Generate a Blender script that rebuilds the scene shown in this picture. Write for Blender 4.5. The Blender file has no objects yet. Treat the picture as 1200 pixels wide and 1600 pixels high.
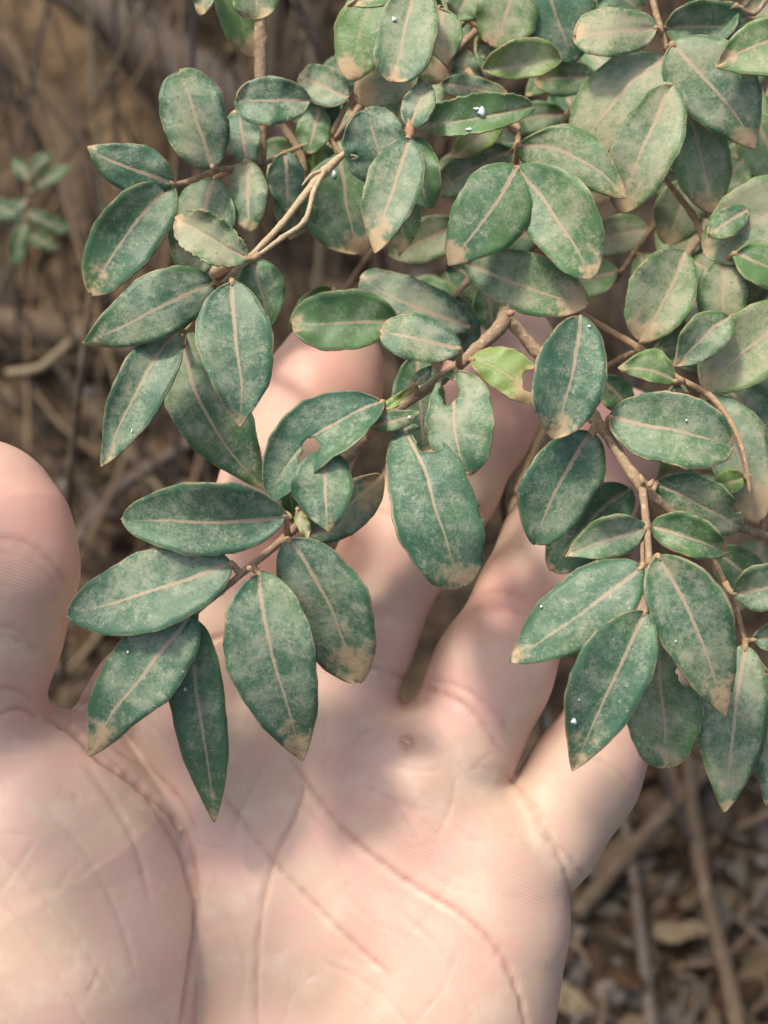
import bpy, math, random
import numpy as np
from mathutils import Vector, Matrix, Euler, noise as mnoise
random.seed(7)
rng = np.random.default_rng(7)
sc = bpy.context.scene
R = math.radians

# ------------------------------------------------------------------ camera
PITCH = 50.0                      # degrees below the horizon
CAMH = 0.73
D = 220.0                         # focus distance, mm
cd = bpy.data.cameras.new("camera")
cam = bpy.data.objects.new("camera", cd)
sc.collection.objects.link(cam)
cam.location = (0, 0, CAMH)
cam.rotation_euler = (R(90 - PITCH), 0, 0)
cd.sensor_fit = 'VERTICAL'
cd.sensor_height = 24
cd.lens = 12 / (80.0 / D)
cd.clip_start = 0.01
cd.clip_end = 200
cd.dof.use_dof = True
cd.dof.focus_distance = (D + 6) / 1000
cd.dof.aperture_fstop = 13.5
sc.camera = cam
CM = Matrix.Translation((0, 0, CAMH)) @ Euler((R(90 - PITCH), 0, 0)).to_matrix().to_4x4()
CR = np.array(CM.to_3x3()); CT = np.array((0, 0, CAMH))

# ------------------------------------------------------------------ light
SUN_CAM = Vector((-0.34, 0.72, 0.62)).normalized()   # direction to the sun, seen from the camera
sun_dir = (CM.to_3x3() @ SUN_CAM).normalized()
elev = math.asin(sun_dir.z); azim = math.atan2(sun_dir.x, sun_dir.y)
w = bpy.data.worlds.new("World"); sc.world = w; w.use_nodes = True
wn = w.node_tree.nodes; wl = w.node_tree.links
sky = wn.new("ShaderNodeTexSky"); sky.sky_type = 'NISHITA'; sky.sun_disc = False
sky.sun_elevation = elev; sky.sun_rotation = azim
sky.air_density = 1.0; sky.dust_density = 6.0; sky.ozone_density = 0.6
bg = wn["Background"]; bg.inputs[1].default_value = 0.15
wl.new(sky.outputs[0], bg.inputs[0])
sl = bpy.data.lights.new("sun", 'SUN'); sl.energy = 2.2; sl.angle = R(7); sl.color = (1.0, 0.93, 0.84)
so = bpy.data.objects.new("sun", sl); sc.collection.objects.link(so)
so.rotation_euler = sun_dir.to_track_quat('Z', 'Y').to_euler()
so.location = (0, 0, 3)
sc.view_settings.view_transform = 'Standard'; sc.view_settings.look = 'None'
sc.view_settings.exposure = 0.60; sc.view_settings.gamma = 1.0
sc.view_settings.use_curve_mapping = False
sc.cycles.use_denoising = True
sc.cycles.max_bounces = 6

# ------------------------------------------------------------------ helpers
def H(px, py, z=0.0):
    """a point of the place, millimetres in the camera's frame -> world metres"""
    s = (D - z) / D / 10.0
    p = np.array(((px - 600) * s, -(py - 800) * s, z - D)) / 1000.0
    return CR @ p + CT

def Hn(px, py, z):
    px = np.asarray(px, float); py = np.asarray(py, float); z = np.asarray(z, float)
    s = (D - z) / D / 10.0
    p = np.stack(((px - 600) * s, -(py - 800) * s, z - D), -1) / 1000.0
    return p @ CR.T + CT

def mat(name):
    m = bpy.data.materials.new(name); m.use_nodes = True
    return m, m.node_tree.nodes, m.node_tree.links, m.node_tree.nodes["Principled BSDF"]

class NT:
    def __init__(s, m): s.n = m.node_tree.nodes; s.l = m.node_tree.links
    def set(s, sock, v):
        if isinstance(v, bpy.types.NodeSocket): s.l.new(v, sock)
        else: sock.default_value = v
    def math(s, op, a, b=0.0, c=None, clamp=False):
        n = s.n.new("ShaderNodeMath"); n.operation = op; n.use_clamp = clamp
        s.set(n.inputs[0], a); s.set(n.inputs[1], b)
        if c is not None: s.set(n.inputs[2], c)
        return n.outputs[0]
    def mix(s, f, a, b, mode='MIX'):
        n = s.n.new("ShaderNodeMix"); n.data_type = 'RGBA'; n.blend_type = mode
        s.set(n.inputs[0], f); s.set(n.inputs[6], a); s.set(n.inputs[7], b)
        return n.outputs[2]
    def noise(s, vec, scale, detail=3, rough=.55, dist=0.0):
        n = s.n.new("ShaderNodeTexNoise")
        s.set(n.inputs["Vector"], vec); n.inputs["Scale"].default_value = scale
        n.inputs["Detail"].default_value = detail; n.inputs["Roughness"].default_value = rough
        n.inputs["Distortion"].default_value = dist
        return n.outputs[0]
    def ramp(s, v, lo, hi, a=0.0, b=1.0):
        n = s.n.new("ShaderNodeMapRange"); n.interpolation_type = 'SMOOTHSTEP'
        s.set(n.inputs[0], v); s.set(n.inputs[1], lo); s.set(n.inputs[2], hi); s.set(n.inputs[3], a); s.set(n.inputs[4], b)
        return n.outputs[0]
    def attr(s, name):
        n = s.n.new("ShaderNodeAttribute"); n.attribute_name = name
        return n.outputs["Fac"]
    def bump(s, h, strength, dist):
        n = s.n.new("ShaderNodeBump"); s.set(n.inputs["Height"], h)
        n.inputs["Strength"].default_value = strength; n.inputs["Distance"].default_value = dist
        return n.outputs[0]
    def coords(s, spread=True):
        tc = s.n.new("ShaderNodeTexCoord"); oi = s.n.new("ShaderNodeObjectInfo")
        if not spread: return tc.outputs["Object"], oi
        c = s.n.new("ShaderNodeCombineXYZ")
        for i, k in enumerate((.7, 1.3, 2.1)):
            s.set(c.inputs[i], s.math('MULTIPLY', oi.outputs["Random"], k))
        a = s.n.new("ShaderNodeVectorMath"); a.operation = 'ADD'
        s.set(a.inputs[0], tc.outputs["Object"]); s.set(a.inputs[1], c.outputs[0])
        return a.outputs[0], oi

def C(*c): return (*c, 1.0)

# leaf: obj.color = (dust cover, hue 0 teal .5 green 1 yellow, tip dust, edge tan)
def make_leaf_mat():
    m, n, l, p = mat("dusty_leaf"); t = NT(m)
    co, oi = t.coords()
    sep = n.new("ShaderNodeSeparateColor"); l.new(oi.outputs["Color"], sep.inputs[0])
    dustA, hue, tipA = sep.outputs[0], sep.outputs[1], sep.outputs[2]
    rimA = oi.outputs["Alpha"]
    u = t.attr("along"); x = t.attr("across"); e = t.attr("margin")
    n1 = t.noise(co, 85, 3, .5, .6); n2 = t.noise(co, 380, 4, .65); n0 = t.noise(co, 62, 2, .5, .8); n3 = t.noise(co, 1500, 3, .7); n4 = t.noise(co, 4200, 2, .6)
    teal = t.mix(n1, C(.036, .104, .058), C(.074, .160, .090))
    green = t.mix(n1, C(.060, .145, .045), C(.125, .235, .085))
    yel = t.mix(n1, C(.16, .27, .055), C(.28, .36, .10))
    h1 = t.ramp(t.math('ADD', hue, t.math('MULTIPLY', t.math('SUBTRACT', n0, .5), 1.1)), .0, .55)
    h2 = t.ramp(hue, .5, 1.0)
    base = t.mix(h2, t.mix(h1, teal, green), yel)
    # lighter side veins
    ax = t.math('ABSOLUTE', x)
    s = t.math('SUBTRACT', t.math('MULTIPLY', u, 15.0), t.math('MULTIPLY', ax, .42))
    s = t.math('ADD', s, t.math('MULTIPLY', n2, .5))
    fr = t.math('ABSOLUTE', t.math('SUBTRACT', t.math('FRACT', s), .5))
    vein = t.ramp(fr, .06, .0)
    base = t.mix(t.math('MULTIPLY', vein, .10), base, C(.13, .22, .13))
    # dust film, patchy at several sizes, thinner towards the rim
    patch = t.math('ADD', t.math('MULTIPLY_ADD', n1, .85, -.15), t.math('MULTIPLY', n2, .75))
    patch = t.math('ADD', patch, t.math('MULTIPLY', n3, .75))
    patch = t.math('ADD', patch, t.math('MULTIPLY', n4, .75))
    patch = t.math('SUBTRACT', patch, .10)        # about 1.05 mean
    off = t.math('ADD', t.math('MULTIPLY_ADD', t.ramp(e, 0.0, 1.7), .30, -.12), t.math('MULTIPLY', dustA, .50))
    patch = t.math('ADD', patch, off)
    film = t.ramp(patch, 1.50, 1.98)
    film = t.math('MULTIPLY', film, t.math('MULTIPLY_ADD', dustA, .45, .40))
    haze = t.mix(t.ramp(n2, .35, .7), C(.215, .300, .195), C(.40, .425, .30))
    warm = t.math('MULTIPLY', t.ramp(t.math('ADD', n0, t.math('MULTIPLY', hue, .35)), .48, .78), t.ramp(dustA, .35, .85))
    haze = t.mix(t.math('MULTIPLY', warm, .60), haze, C(.46, .38, .235))
    col = t.mix(film, base, haze)
    # pale flecks of drier dust
    fleck = t.ramp(t.math('ADD', n3, t.math('MULTIPLY', n1, .35)), .84, .93)
    col = t.mix(t.math('MULTIPLY', fleck, .8), col, C(.50, .45, .33))
    vo = n.new("ShaderNodeTexVoronoi"); l.new(co, vo.inputs["Vector"]); vo.inputs["Scale"].default_value = 900
    dots = t.math('MULTIPLY', t.ramp(vo.outputs["Distance"], .19, .10), t.ramp(n2, .47, .58))
    col = t.mix(t.math('MULTIPLY', dots, .55), col, C(.50, .47, .37))
    vo2 = n.new("ShaderNodeTexVoronoi"); l.new(co, vo2.inputs["Vector"]); vo2.inputs["Scale"].default_value = 520
    dk = t.math('MULTIPLY', t.ramp(vo2.outputs["Distance"], .13, .06), t.ramp(n1, .5, .6))
    col = t.mix(t.math('MULTIPLY', dk, .6), col, C(.05, .04, .025))
    # settled dirt at the tip
    tt = t.math('ADD', u, t.math('MULTIPLY', t.math('SUBTRACT', n2, .5), .9))
    tt = t.math('SUBTRACT', tt, t.math('MULTIPLY', ax, .030))
    tipm = t.ramp(tt, t.math('SUBTRACT', 1.02, t.math('MULTIPLY', tipA, .48)), t.math('SUBTRACT', 1.22, t.math('MULTIPLY', tipA, .40)))
    tipm = t.math('MULTIPLY', tipm, .85)
    col = t.mix(tipm, col, t.mix(n3, C(.62, .41, .235), C(.50, .38, .22)))
    # midrib furrow full of dirt
    wrib = t.math('MULTIPLY_ADD', t.math('SUBTRACT', 1.0, u), .26, .10)
    wrib = t.math('MULTIPLY', wrib, t.ramp(n3, .2, .75, .7, 1.35))
    rib = t.ramp(t.math('SUBTRACT', ax, wrib), .07, -.07)
    rib = t.math('MULTIPLY', rib, t.ramp(t.math('ADD', n2, dustA), .50, 1.1, .12, .95))
    rib = t.math('MULTIPLY', rib, t.ramp(t.math('ADD', u, t.math('MULTIPLY', n2, .25)), 1.08, .85))
    col = t.mix(rib, col, t.mix(n3, C(.40, .31, .20), C(.47, .37, .26)))
    # dry tan rim
    rim = t.math('MULTIPLY', t.ramp(e, .30, .05), rimA)
    rim = t.math('MULTIPLY', rim, t.ramp(n2, .38, .55))
    col = t.mix(rim, col, C(.46, .34, .19))
    l.new(col, p.inputs["Base Color"])
    dusty = t.math('MAXIMUM', film, t.math('MAXIMUM', tipm, rib))
    l.new(t.math('MULTIPLY_ADD', dusty, .28, .44), p.inputs["Roughness"])
    p.inputs["Specular IOR Level"].default_value = .40
    hgt = t.math('MULTIPLY', n3, .35)
    hgt = t.math('ADD', hgt, t.math('MULTIPLY', n2, .6))
    l.new(t.bump(hgt, .6, .00034), p.inputs["Normal"])
    tr = n.new("ShaderNodeBsdfTranslucent")
    l.new(t.mix(.5, col, C(.12, .30, .04)), tr.inputs[0])
    ms = n.new("ShaderNodeMixShader"); ms.inputs[0].default_value = .16
    l.new(p.outputs[0], ms.inputs[1]); l.new(tr.outputs[0], ms.inputs[2])
    l.new(ms.outputs[0], n["Material Output"].inputs[0])
    return m

def make_bark(name, a, b, c, sc_=900, rough=.85, bmp=.0004):
    m, n, l, p = mat(name); t = NT(m)
    co, oi = t.coords()
    n1 = t.noise(co, sc_ * .25, 4); n2 = t.noise(co, sc_, 4, .7)
    col = t.mix(n1, C(*a), C(*b))
    col = t.mix(t.ramp(n2, .5, .72), col, C(*c))
    l.new(col, p.inputs["Base Color"]); p.inputs["Roughness"].default_value = rough
    p.inputs["Specular IOR Level"].default_value = .2
    l.new(t.bump(t.math('ADD', n2, n1), .8, bmp), p.inputs["Normal"])
    return m

M_leaf = make_leaf_mat()
M_stem = make_bark("twig_bark", (.22, .15, .09), (.36, .26, .16), (.48, .38, .26))
M_pet = make_bark("petiole", (.30, .20, .11), (.42, .29, .17), (.50, .38, .24))
M_palestem = make_bark("pale_twig_bark", (.38, .29, .17), (.48, .38, .24), (.55, .46, .32))
M_bud = make_bark("bud_scale", (.36, .21, .11), (.42, .26, .14), (.30, .18, .10))

def make_skin():
    m, n, l, p = mat("skin"); t = NT(m)
    co, oi = t.coords(False)
    n1 = t.noise(co, 38, 3); n2 = t.noise(co, 130, 4); n3 = t.noise(co, 1500, 3); n5 = t.noise(co, 420, 3)
    col = t.mix(t.ramp(n1, .32, .68), C(.52, .380, .272), C(.59, .395, .315))
    col = t.mix(t.math('MULTIPLY', t.ramp(n2, .45, .70), .38), col, C(.62, .345, .30))
    col = t.mix(t.math('MULTIPLY', t.ramp(n2, .50, .28), .45), col, C(.66, .53, .41))
    col = t.mix(t.math('MULTIPLY', t.ramp(n5, .45, .75), .18), col, C(.55, .33, .25))
    col = t.mix(t.math('MULTIPLY', t.attr("flush"), .6), col, C(.66, .29, .24))
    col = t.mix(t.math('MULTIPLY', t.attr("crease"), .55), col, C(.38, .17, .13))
    bl = t.math('MULTIPLY', t.attr("scab"), t.ramp(n3, .25, .6))
    col = t.mix(t.math('MULTIPLY', bl, .8), col, C(.28, .15, .09))
    l.new(col, p.inputs["Base Color"])
    p.inputs["Roughness"].default_value = .50
    p.inputs["Specular IOR Level"].default_value = .35
    p.inputs["Subsurface Weight"].default_value = .30
    p.inputs["Subsurface Radius"].default_value = (1.0, .35, .2)
    p.inputs["Subsurface Scale"].default_value = .0022
    # papillary ridges
    mp = n.new("ShaderNodeMapping"); l.new(co, mp.inputs[0]); mp.inputs["Rotation"].default_value = (R(-40), 0, R(28))
    wv = n.new("ShaderNodeTexWave"); l.new(mp.outputs[0], wv.inputs[0]); wv.wave_type = 'BANDS'; wv.bands_direction = 'Y'
    wv.inputs["Scale"].default_value = 560; wv.inputs["Distortion"].default_value = 14; wv.inputs["Detail"].default_value = 1.5
    wv.inputs["Detail Scale"].default_value = .12
    ridg = t.math('MULTIPLY', wv.outputs["Fac"], t.ramp(n2, .35, .6, .25, 1))
    vo = n.new("ShaderNodeTexVoronoi"); vo.feature = 'DISTANCE_TO_EDGE'; l.new(co, vo.inputs["Vector"]); vo.inputs["Scale"].default_value = 330
    net = t.ramp(vo.outputs["Distance"], .0, .10)
    hh = t.math('ADD', t.math('MULTIPLY', ridg, t.math('MULTIPLY_ADD', t.attr('ridge'), .30, .03)), t.math('MULTIPLY', net, .06))
    hh = t.math('ADD', hh, t.math('MULTIPLY', n5, .7)); hh = t.math('ADD', hh, t.math('MULTIPLY', n3, .25))
    l.new(t.bump(hh, .6, .00016), p.inputs["Normal"])
    return m
M_skin = make_skin()

def ob(name, verts, faces, mats, parent=None, origin=None, attrs=None, mi=None, smooth=True, base_loc=None):
    verts = np.asarray(verts, float)
    if origin is None: origin = verts.mean(0)
    origin = np.asarray(origin, float)
    me = bpy.data.meshes.new(name)
    me.from_pydata((verts - origin).tolist(), [], faces)
    for m in (mats if isinstance(mats, (list, tuple)) else [mats]): me.materials.append(m)
    if smooth: me.shade_smooth()
    if mi is not None: me.polygons.foreach_set("material_index", np.asarray(mi, np.int32))
    for k, v in (attrs or {}).items():
        a = me.attributes.new(k, 'FLOAT', 'POINT'); a.data.foreach_set("value", np.asarray(v, np.float32))
    o = bpy.data.objects.new(name, me); sc.collection.objects.link(o)
    if parent is not None:
        o.parent = parent; o.location = Vector(origin) - parent.location
    else: o.location = Vector(origin)
    return o

def tag(o, label=None, cat=None, group=None, kind=None):
    if label: o["label"] = label
    if cat: o["category"] = cat
    if group: o["group"] = group
    if kind: o["kind"] = kind
    return o

def thing(name, loc, label, cat, group=None):
    o = bpy.data.objects.new(name, None); sc.collection.objects.link(o)
    o.location = Vector(loc); o.empty_display_size = .01
    return tag(o, label, cat, group)

def catmull(P, n):
    P = np.asarray(P, float); Q = np.vstack((2 * P[0] - P[1], P, 2 * P[-1] - P[-2])); out = []
    for i in range(1, len(Q) - 2):
        for k in range(n):
            t = k / n; a, b, c, d = Q[i - 1], Q[i], Q[i + 1], Q[i + 2]
            out.append(.5 * ((2 * b) + (-a + c) * t + (2 * a - 5 * b + 4 * c - d) * t * t + (-a + 3 * b - 3 * c + d) * t ** 3))
    out.append(Q[-2]); return np.array(out)

def tube(P, rad, seg=8, rough=.0, seed=0):
    P = np.asarray(P, float); rad = np.asarray(rad, float); n = len(P)
    T = np.gradient(P, axis=0); T /= np.linalg.norm(T, axis=1)[:, None] + 1e-12
    ref = np.array((.3, .5, .81)); V = []; F = []
    for i in range(n):
        a = np.cross(T[i], ref); a /= np.linalg.norm(a); b = np.cross(T[i], a)
        for k in range(seg):
            th = 2 * math.pi * k / seg
            q = math.sin(i * 2.1 + seed) * .5 + math.sin(k * 2.7 + i * .9 + seed * 3) * .5
            r = rad[i] * (1 + rough * q)
            V.append(P[i] + r * (math.cos(th) * a + math.sin(th) * b))
    for i in range(n - 1):
        for k in range(seg):
            k2 = (k + 1) % seg
            F.append((i * seg + k, i * seg + k2, (i + 1) * seg + k2, (i + 1) * seg + k))
    V.append(P[0]); V.append(P[-1]); c0 = len(V) - 2
    for k in range(seg):
        F.append((c0, (k + 1) % seg, k)); F.append((c0 + 1, (n - 1) * seg + k, (n - 1) * seg + (k + 1) % seg))
    return np.array(V), F

def stem(parent, pts, name="stem", m=None, nodes=True, seed=1):
    """pts: (px, py, z mm, width px)"""
    P = np.array([[*H(a, b, z), w_ * (D - z) / D / 20.0 / 1000] for a, b, z, w_ in pts])
    Q = catmull(P, 7)
    pos = Q[:, :3]; rad = np.maximum(Q[:, 3], .00012)
    if nodes:
        for i in range(0, len(rad), 7): rad[i] *= 1.22
    V, F = tube(pos, rad, 10, .09, seed)
    return ob(name, V, F, m or M_stem, parent, pos[0]), pos

# ------------------------------------------------------------------ leaves
LEAFN = [0]
HUEUP = ('leafy_branch.003', 'leafy_branch.004', 'leafy_branch.005')
def leaf(parent, bx, by, tx, ty, wa, wb, zb, zt, bend=0, tip='p', dust=.45, hue=.2, tipd=.4, rim=.3,
         notch=(), stems=None, arch=1.5, cup=None, roll=None, label=None, name="leaf", ragged=0.0, zref=None):
    LEAFN[0] += 1; rs = random.Random(LEAFN[0] * 13 + 5)
    L = math.hypot(tx - bx, ty - by)
    fine = bool(notch) or ragged > 0
    nu, nv = (64, 28) if fine else (26, 10)
    m_, n_ = {'p': (.60, .90), 'b': (.55, .60), 's': (.72, 1.0), 'o': (.5, .42)}[tip]
    c_ = (m_ / (m_ + n_)) ** m_ * (n_ / (m_ + n_)) ** n_
    if cup is None: cup = rs.choice((rs.uniform(-.15, .2), rs.uniform(.2, .5)))
    TW = rs.uniform(-.7, .7)
    if roll is None: roll = rs.uniform(-.35, .35)
    uu = .5 - .5 * np.cos(np.linspace(0, math.pi, nu + 1))
    vv = np.linspace(-1, 1, nv + 1)
    U, V = np.meshgrid(uu, vv, indexing='ij')
    W = (U ** m_) * ((1 - U) ** n_) / c_
    W = np.maximum(W, .012)
    dx, dy = (tx - bx) / L, (ty - by) / L
    nx_, ny_ = -dy, dx
    sx = bx + (tx - bx) * U + nx_ * bend * 4 * U * (1 - U)
    sy = by + (ty - by) * U + ny_ * bend * 4 * U * (1 - U)
    ph = rs.uniform(0, 6)
    wob = rs.uniform(-1, 1) * L * .012 * np.sin(2 * math.pi * U) + rs.uniform(-1, 1) * L * .006 * np.sin(5 * math.pi * U)
    sx = sx + nx_ * wob; sy = sy + ny_ * wob
    side = np.where(V > 0, wa, wb)
    lump = 1 + .022 * np.sin(U * 17 + ph) * np.abs(V) + .016 * np.sin(U * 41 + ph * 2) * np.abs(V) + .03 * np.sin(U * 6 + ph * 3 + V) * np.abs(V)
    if ragged: lump = lump - ragged * (np.abs(V) > .5) * (np.sin(U * 60 + ph) * .5 + np.sin(U * 113 + ph) * .5 + .5)
    off = V * side * W * lump
    X = sx + nx_ * off; Y = sy + ny_ * off
    offmm = off / 10; wmm = (wa + wb) / 2 * W / 10
    Z = zb + (zt - zb) * U + arch * 4 * U * (1 - U) * (L / 200) - (U ** 3) * rs.uniform(0, 1.6) * L / 200
    Z = Z + cup * np.abs(offmm) * (np.abs(V) ** .6) + (roll + TW * (U - .5)) * offmm
    Z = Z - .35 * np.exp(-(offmm / .35) ** 2) * (1 - U)                      # furrow of the midrib
    Z = Z + .5 * np.sin(U * 9 + ph) * V * np.abs(V) + .22 * np.sin(U * 21 + ph * 2 + V * 2) * np.abs(V)
    Z = Z + .012 * np.cos((U * 15 - np.abs(offmm) * .42) * 6.283) * np.clip(W * 1.3 - .2, 0, 1) * np.clip(np.abs(V) * 3, 0, 1) * (1 - np.abs(V) ** 4)
    e = (1 - np.abs(V)) * side * W / 10
    e = np.minimum(e, (1 - U) * L / 10 * .8)
    idx = np.arange((nu + 1) * (nv + 1)).reshape(nu + 1, nv + 1)
    fa = np.stack((idx[:-1, :-1], idx[1:, :-1], idx[1:, 1:], idx[:-1, 1:]), -1).reshape(-1, 4)
    Xf, Yf, Zf = X.ravel(), Y.ravel(), Z.ravel(); ef = e.ravel().copy()
    for (cx, cy, r, ax_) in notch:
        fx = Xf[fa].mean(1); fy = Yf[fa].mean(1)
        jr = r * (1 + .10 * np.sin(np.arctan2(fy - cy, fx - cx) * 5 + ph))
        keep = np.hypot(fx - cx, (fy - cy) / ax_) > jr
        fa = fa[keep]
        dd = np.hypot(Xf - cx, (Yf - cy) / ax_)
        ang = np.arctan2((Yf - cy) / ax_, Xf - cx)
        jr2 = r * (1 + .10 * np.sin(np.arctan2(Yf - cy, Xf - cx) * 5 + ph))
        ins = dd < jr2 * 1.06
        Xf = np.where(ins, cx + np.cos(ang) * jr2, Xf); Yf = np.where(ins, cy + np.sin(ang) * jr2 * ax_, Yf)
        ef = np.minimum(ef, np.maximum(np.abs(dd - jr2) / 10, .02))
    P = Hn(Xf, Yf, Zf)
    al = U.ravel(); ac = off.ravel() / 10
    used = np.unique(fa); rm = -np.ones(len(P), int); rm[used] = np.arange(len(used))
    fa = rm[fa]; P = P[used]; al = al[used]; ac = ac[used]; ef = ef[used]
    base = H(bx, by, zb)
    # face towards the camera
    faces = [tuple(map(int, f)) for f in fa]; mi = [0] * len(faces)
    nf = len(faces)
    o = None
    extraV = []
    if stems is not None and len(stems):
        dmin = np.linalg.norm(stems - base, axis=1); k = int(dmin.argmin())
        if dmin[k] < .0085:
            q = stems[k]; mid = (q + base) / 2 + np.array((0, 0, -.0003))
            ins_ = base + (H(tx, ty, zt) - base) * .03
            cp = catmull([q, mid, base, ins_], 3)
            V2, F2 = tube(cp, np.linspace(.00062, .00042, len(cp)), 7, .08, LEAFN[0])
            b0 = len(P); P = np.vstack((P, V2)); al = np.append(al, np.zeros(len(V2))); ac = np.append(ac, np.zeros(len(V2))); ef = np.append(ef, np.ones(len(V2)))
            faces += [tuple(i + b0 for i in f) for f in F2]; mi += [1] * len(F2)
    o = ob(name, P, faces, [M_leaf, M_pet], parent, base, {"along": al, "across": ac, "margin": ef}, mi)
    md = o.modifiers.new("thickness", 'SOLIDIFY'); md.thickness = .00028; md.offset = -1
    j = lambda a, s: min(1, max(0, a + rs.uniform(-s, s)))
    if parent.name in HUEUP: hue = min(1, hue + .16); tipd = min(1, tipd + .15); dust = dust + .02  # slight extra dust stands in for brighter light on these upper leaves
    o.color = (j(dust, .15), hue, min(1, tipd + .05), min(1, rim + .15))
    if label: o["label"] = label
    return o

def leaves(parent, stems, rows):
    for r in rows:
        kw = r[-1] if isinstance(r[-1], dict) else {}
        a = r[:-1] if kw else r
        leaf(parent, *a, stems=stems, **kw)

# ------------------------------------------------------------------ the hand
def sdf_prims():
    P = []
    def node(px, py, z, r):
        s = (D - z) / D / 10.0
        return np.array(((px - 600) * s, -(py - 800) * s, z)), r * s
    def chain(nodes, k):
        for a, b in zip(nodes[:-1], nodes[1:]):
            A, ra = node(*a); B, rb = node(*b); P.append((A, B, ra, rb, k))
    # palm, fanning metacarpals
    chain([(300, 1120, -34, 98), (365, 1400, -39, 115), (420, 1800, -40, 130)], 9)
    chain([(505, 1150, -34, 100), (480, 1400, -40, 112), (460, 1800, -40, 130)], 9)
    chain([(655, 1220, -33, 100), (590, 1450, -38, 120), (520, 1800, -40, 130)], 9)
    chain([(765, 1345, -31, 104), (705, 1520, -34, 128), (590, 1800, -38, 140)], 9)
    chain([(770, 1440, -31, 105), (690, 1600, -33, 135), (600, 1850, -38, 130)], 9)
    chain([(440, 1120, -36, 75), (560, 1190, -37, 62), (680, 1270, -35, 58), (762, 1350, -34, 58)], 8)
    chain([(120, 1180, -38, 48), (215, 1075, -38, 52), (300, 1100, -38, 60)], 6)
    chain([(150, 1260, -40, 80), (330, 1320, -42, 100)], 8)
    # forearm
    chain([(480, 1850, -40, 190), (470, 2100, -42, 190), (470, 2500, -46, 230)], 20)
    # index
    chain([(298, 1090, -34, 96), (350, 965, -36, 95), (402, 845, -39, 88), (440, 760, -42, 92), (468, 690, -46, 86), (500, 620, -51, 91), (518, 575, -54, 82)], 3)
    # middle
    chain([(512, 1120, -35, 96), (556, 985, -36, 92), (627, 850, -40, 84), (692, 755, -45, 86), (748, 665, -51, 80), (778, 595, -57, 84), (795, 545, -60, 74)], 3)
    # ring
    chain([(720, 1160, -34, 95), (769, 1050, -35, 90), (828, 930, -40, 78), (868, 855, -45, 84), (912, 780, -52, 76), (945, 715, -58, 80), (968, 675, -61, 72)], 3)
    # little
    chain([(850, 1305, -32, 90), (912, 1212, -34, 83), (968, 1110, -39, 72), (995, 1050, -44, 74), (1018, 985, -50, 66), (1035, 930, -55, 64)], 3)
    # thenar and thumb (kept almost sharp against the palm: the fold)
    T = []
    P2 = P
    def chain2(nodes, k):
        for a, b in zip(nodes[:-1], nodes[1:]):
            A, ra = node(*a); B, rb = node(*b); T.append((A, B, ra, rb, k))
    chain2([(65, 1285, -29, 176), (92, 1330, -30, 196), (118, 1450, -31, 202), (118, 1620, -34, 198), (250, 1850, -38, 170), (380, 2000, -40, 150)], 5)
    chain2([(30, 1300, -28, 150), (-25, 1200, -25, 112), (-38, 1080, -20, 98), (-22, 985, -17, 112), (-8, 890, -15, 122), (-20, 830, -16, 120), (-32, 795, -17, 108)], 4)
    return P2, T
PR, PT = sdf_prims()
NPALM = len(PR) - 6 - 6 - 6 - 5
DIG = [(NPALM, NPALM + 6), (NPALM + 6, NPALM + 12), (NPALM + 12, NPALM + 18), (NPALM + 18, NPALM + 23)]
def seg_d(p, A, B, ra, rb):
    ab = B - A; t = np.clip(((p - A) @ ab) / (ab @ ab), 0, 1)
    return np.linalg.norm(p - A - t[:, None] * ab, axis=1) - (ra + (rb - ra) * t)
def smin(a, b, k):
    h = np.maximum(k - np.abs(a - b), 0) / k
    return np.minimum(a, b) - h * h * k * .25
def digit(p, prims, k0):
    e = None
    for A, B, ra, rb, k in prims:
        dd = seg_d(p, A.astype(np.float32), B.astype(np.float32), np.float32(ra), np.float32(rb)); e = dd if e is None else smin(e, dd, k)
    return e
def sdf(p):
    p = p.astype(np.float32); d = np.full(len(p), 1e3, np.float32)
    for A, B, ra, rb, k in PR[:NPALM]:
        dd = seg_d(p, A.astype(np.float32), B.astype(np.float32), np.float32(ra), np.float32(rb)); d = smin(d, dd, k)
    pal = d
    for i, (a, b) in enumerate(DIG):
        e = smin(pal, digit(p, PR[a:b], 3), 3.5)
        d = smin(d, e, .9)
    return smin(d, digit(p, PT, 4), 1.0)

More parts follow.
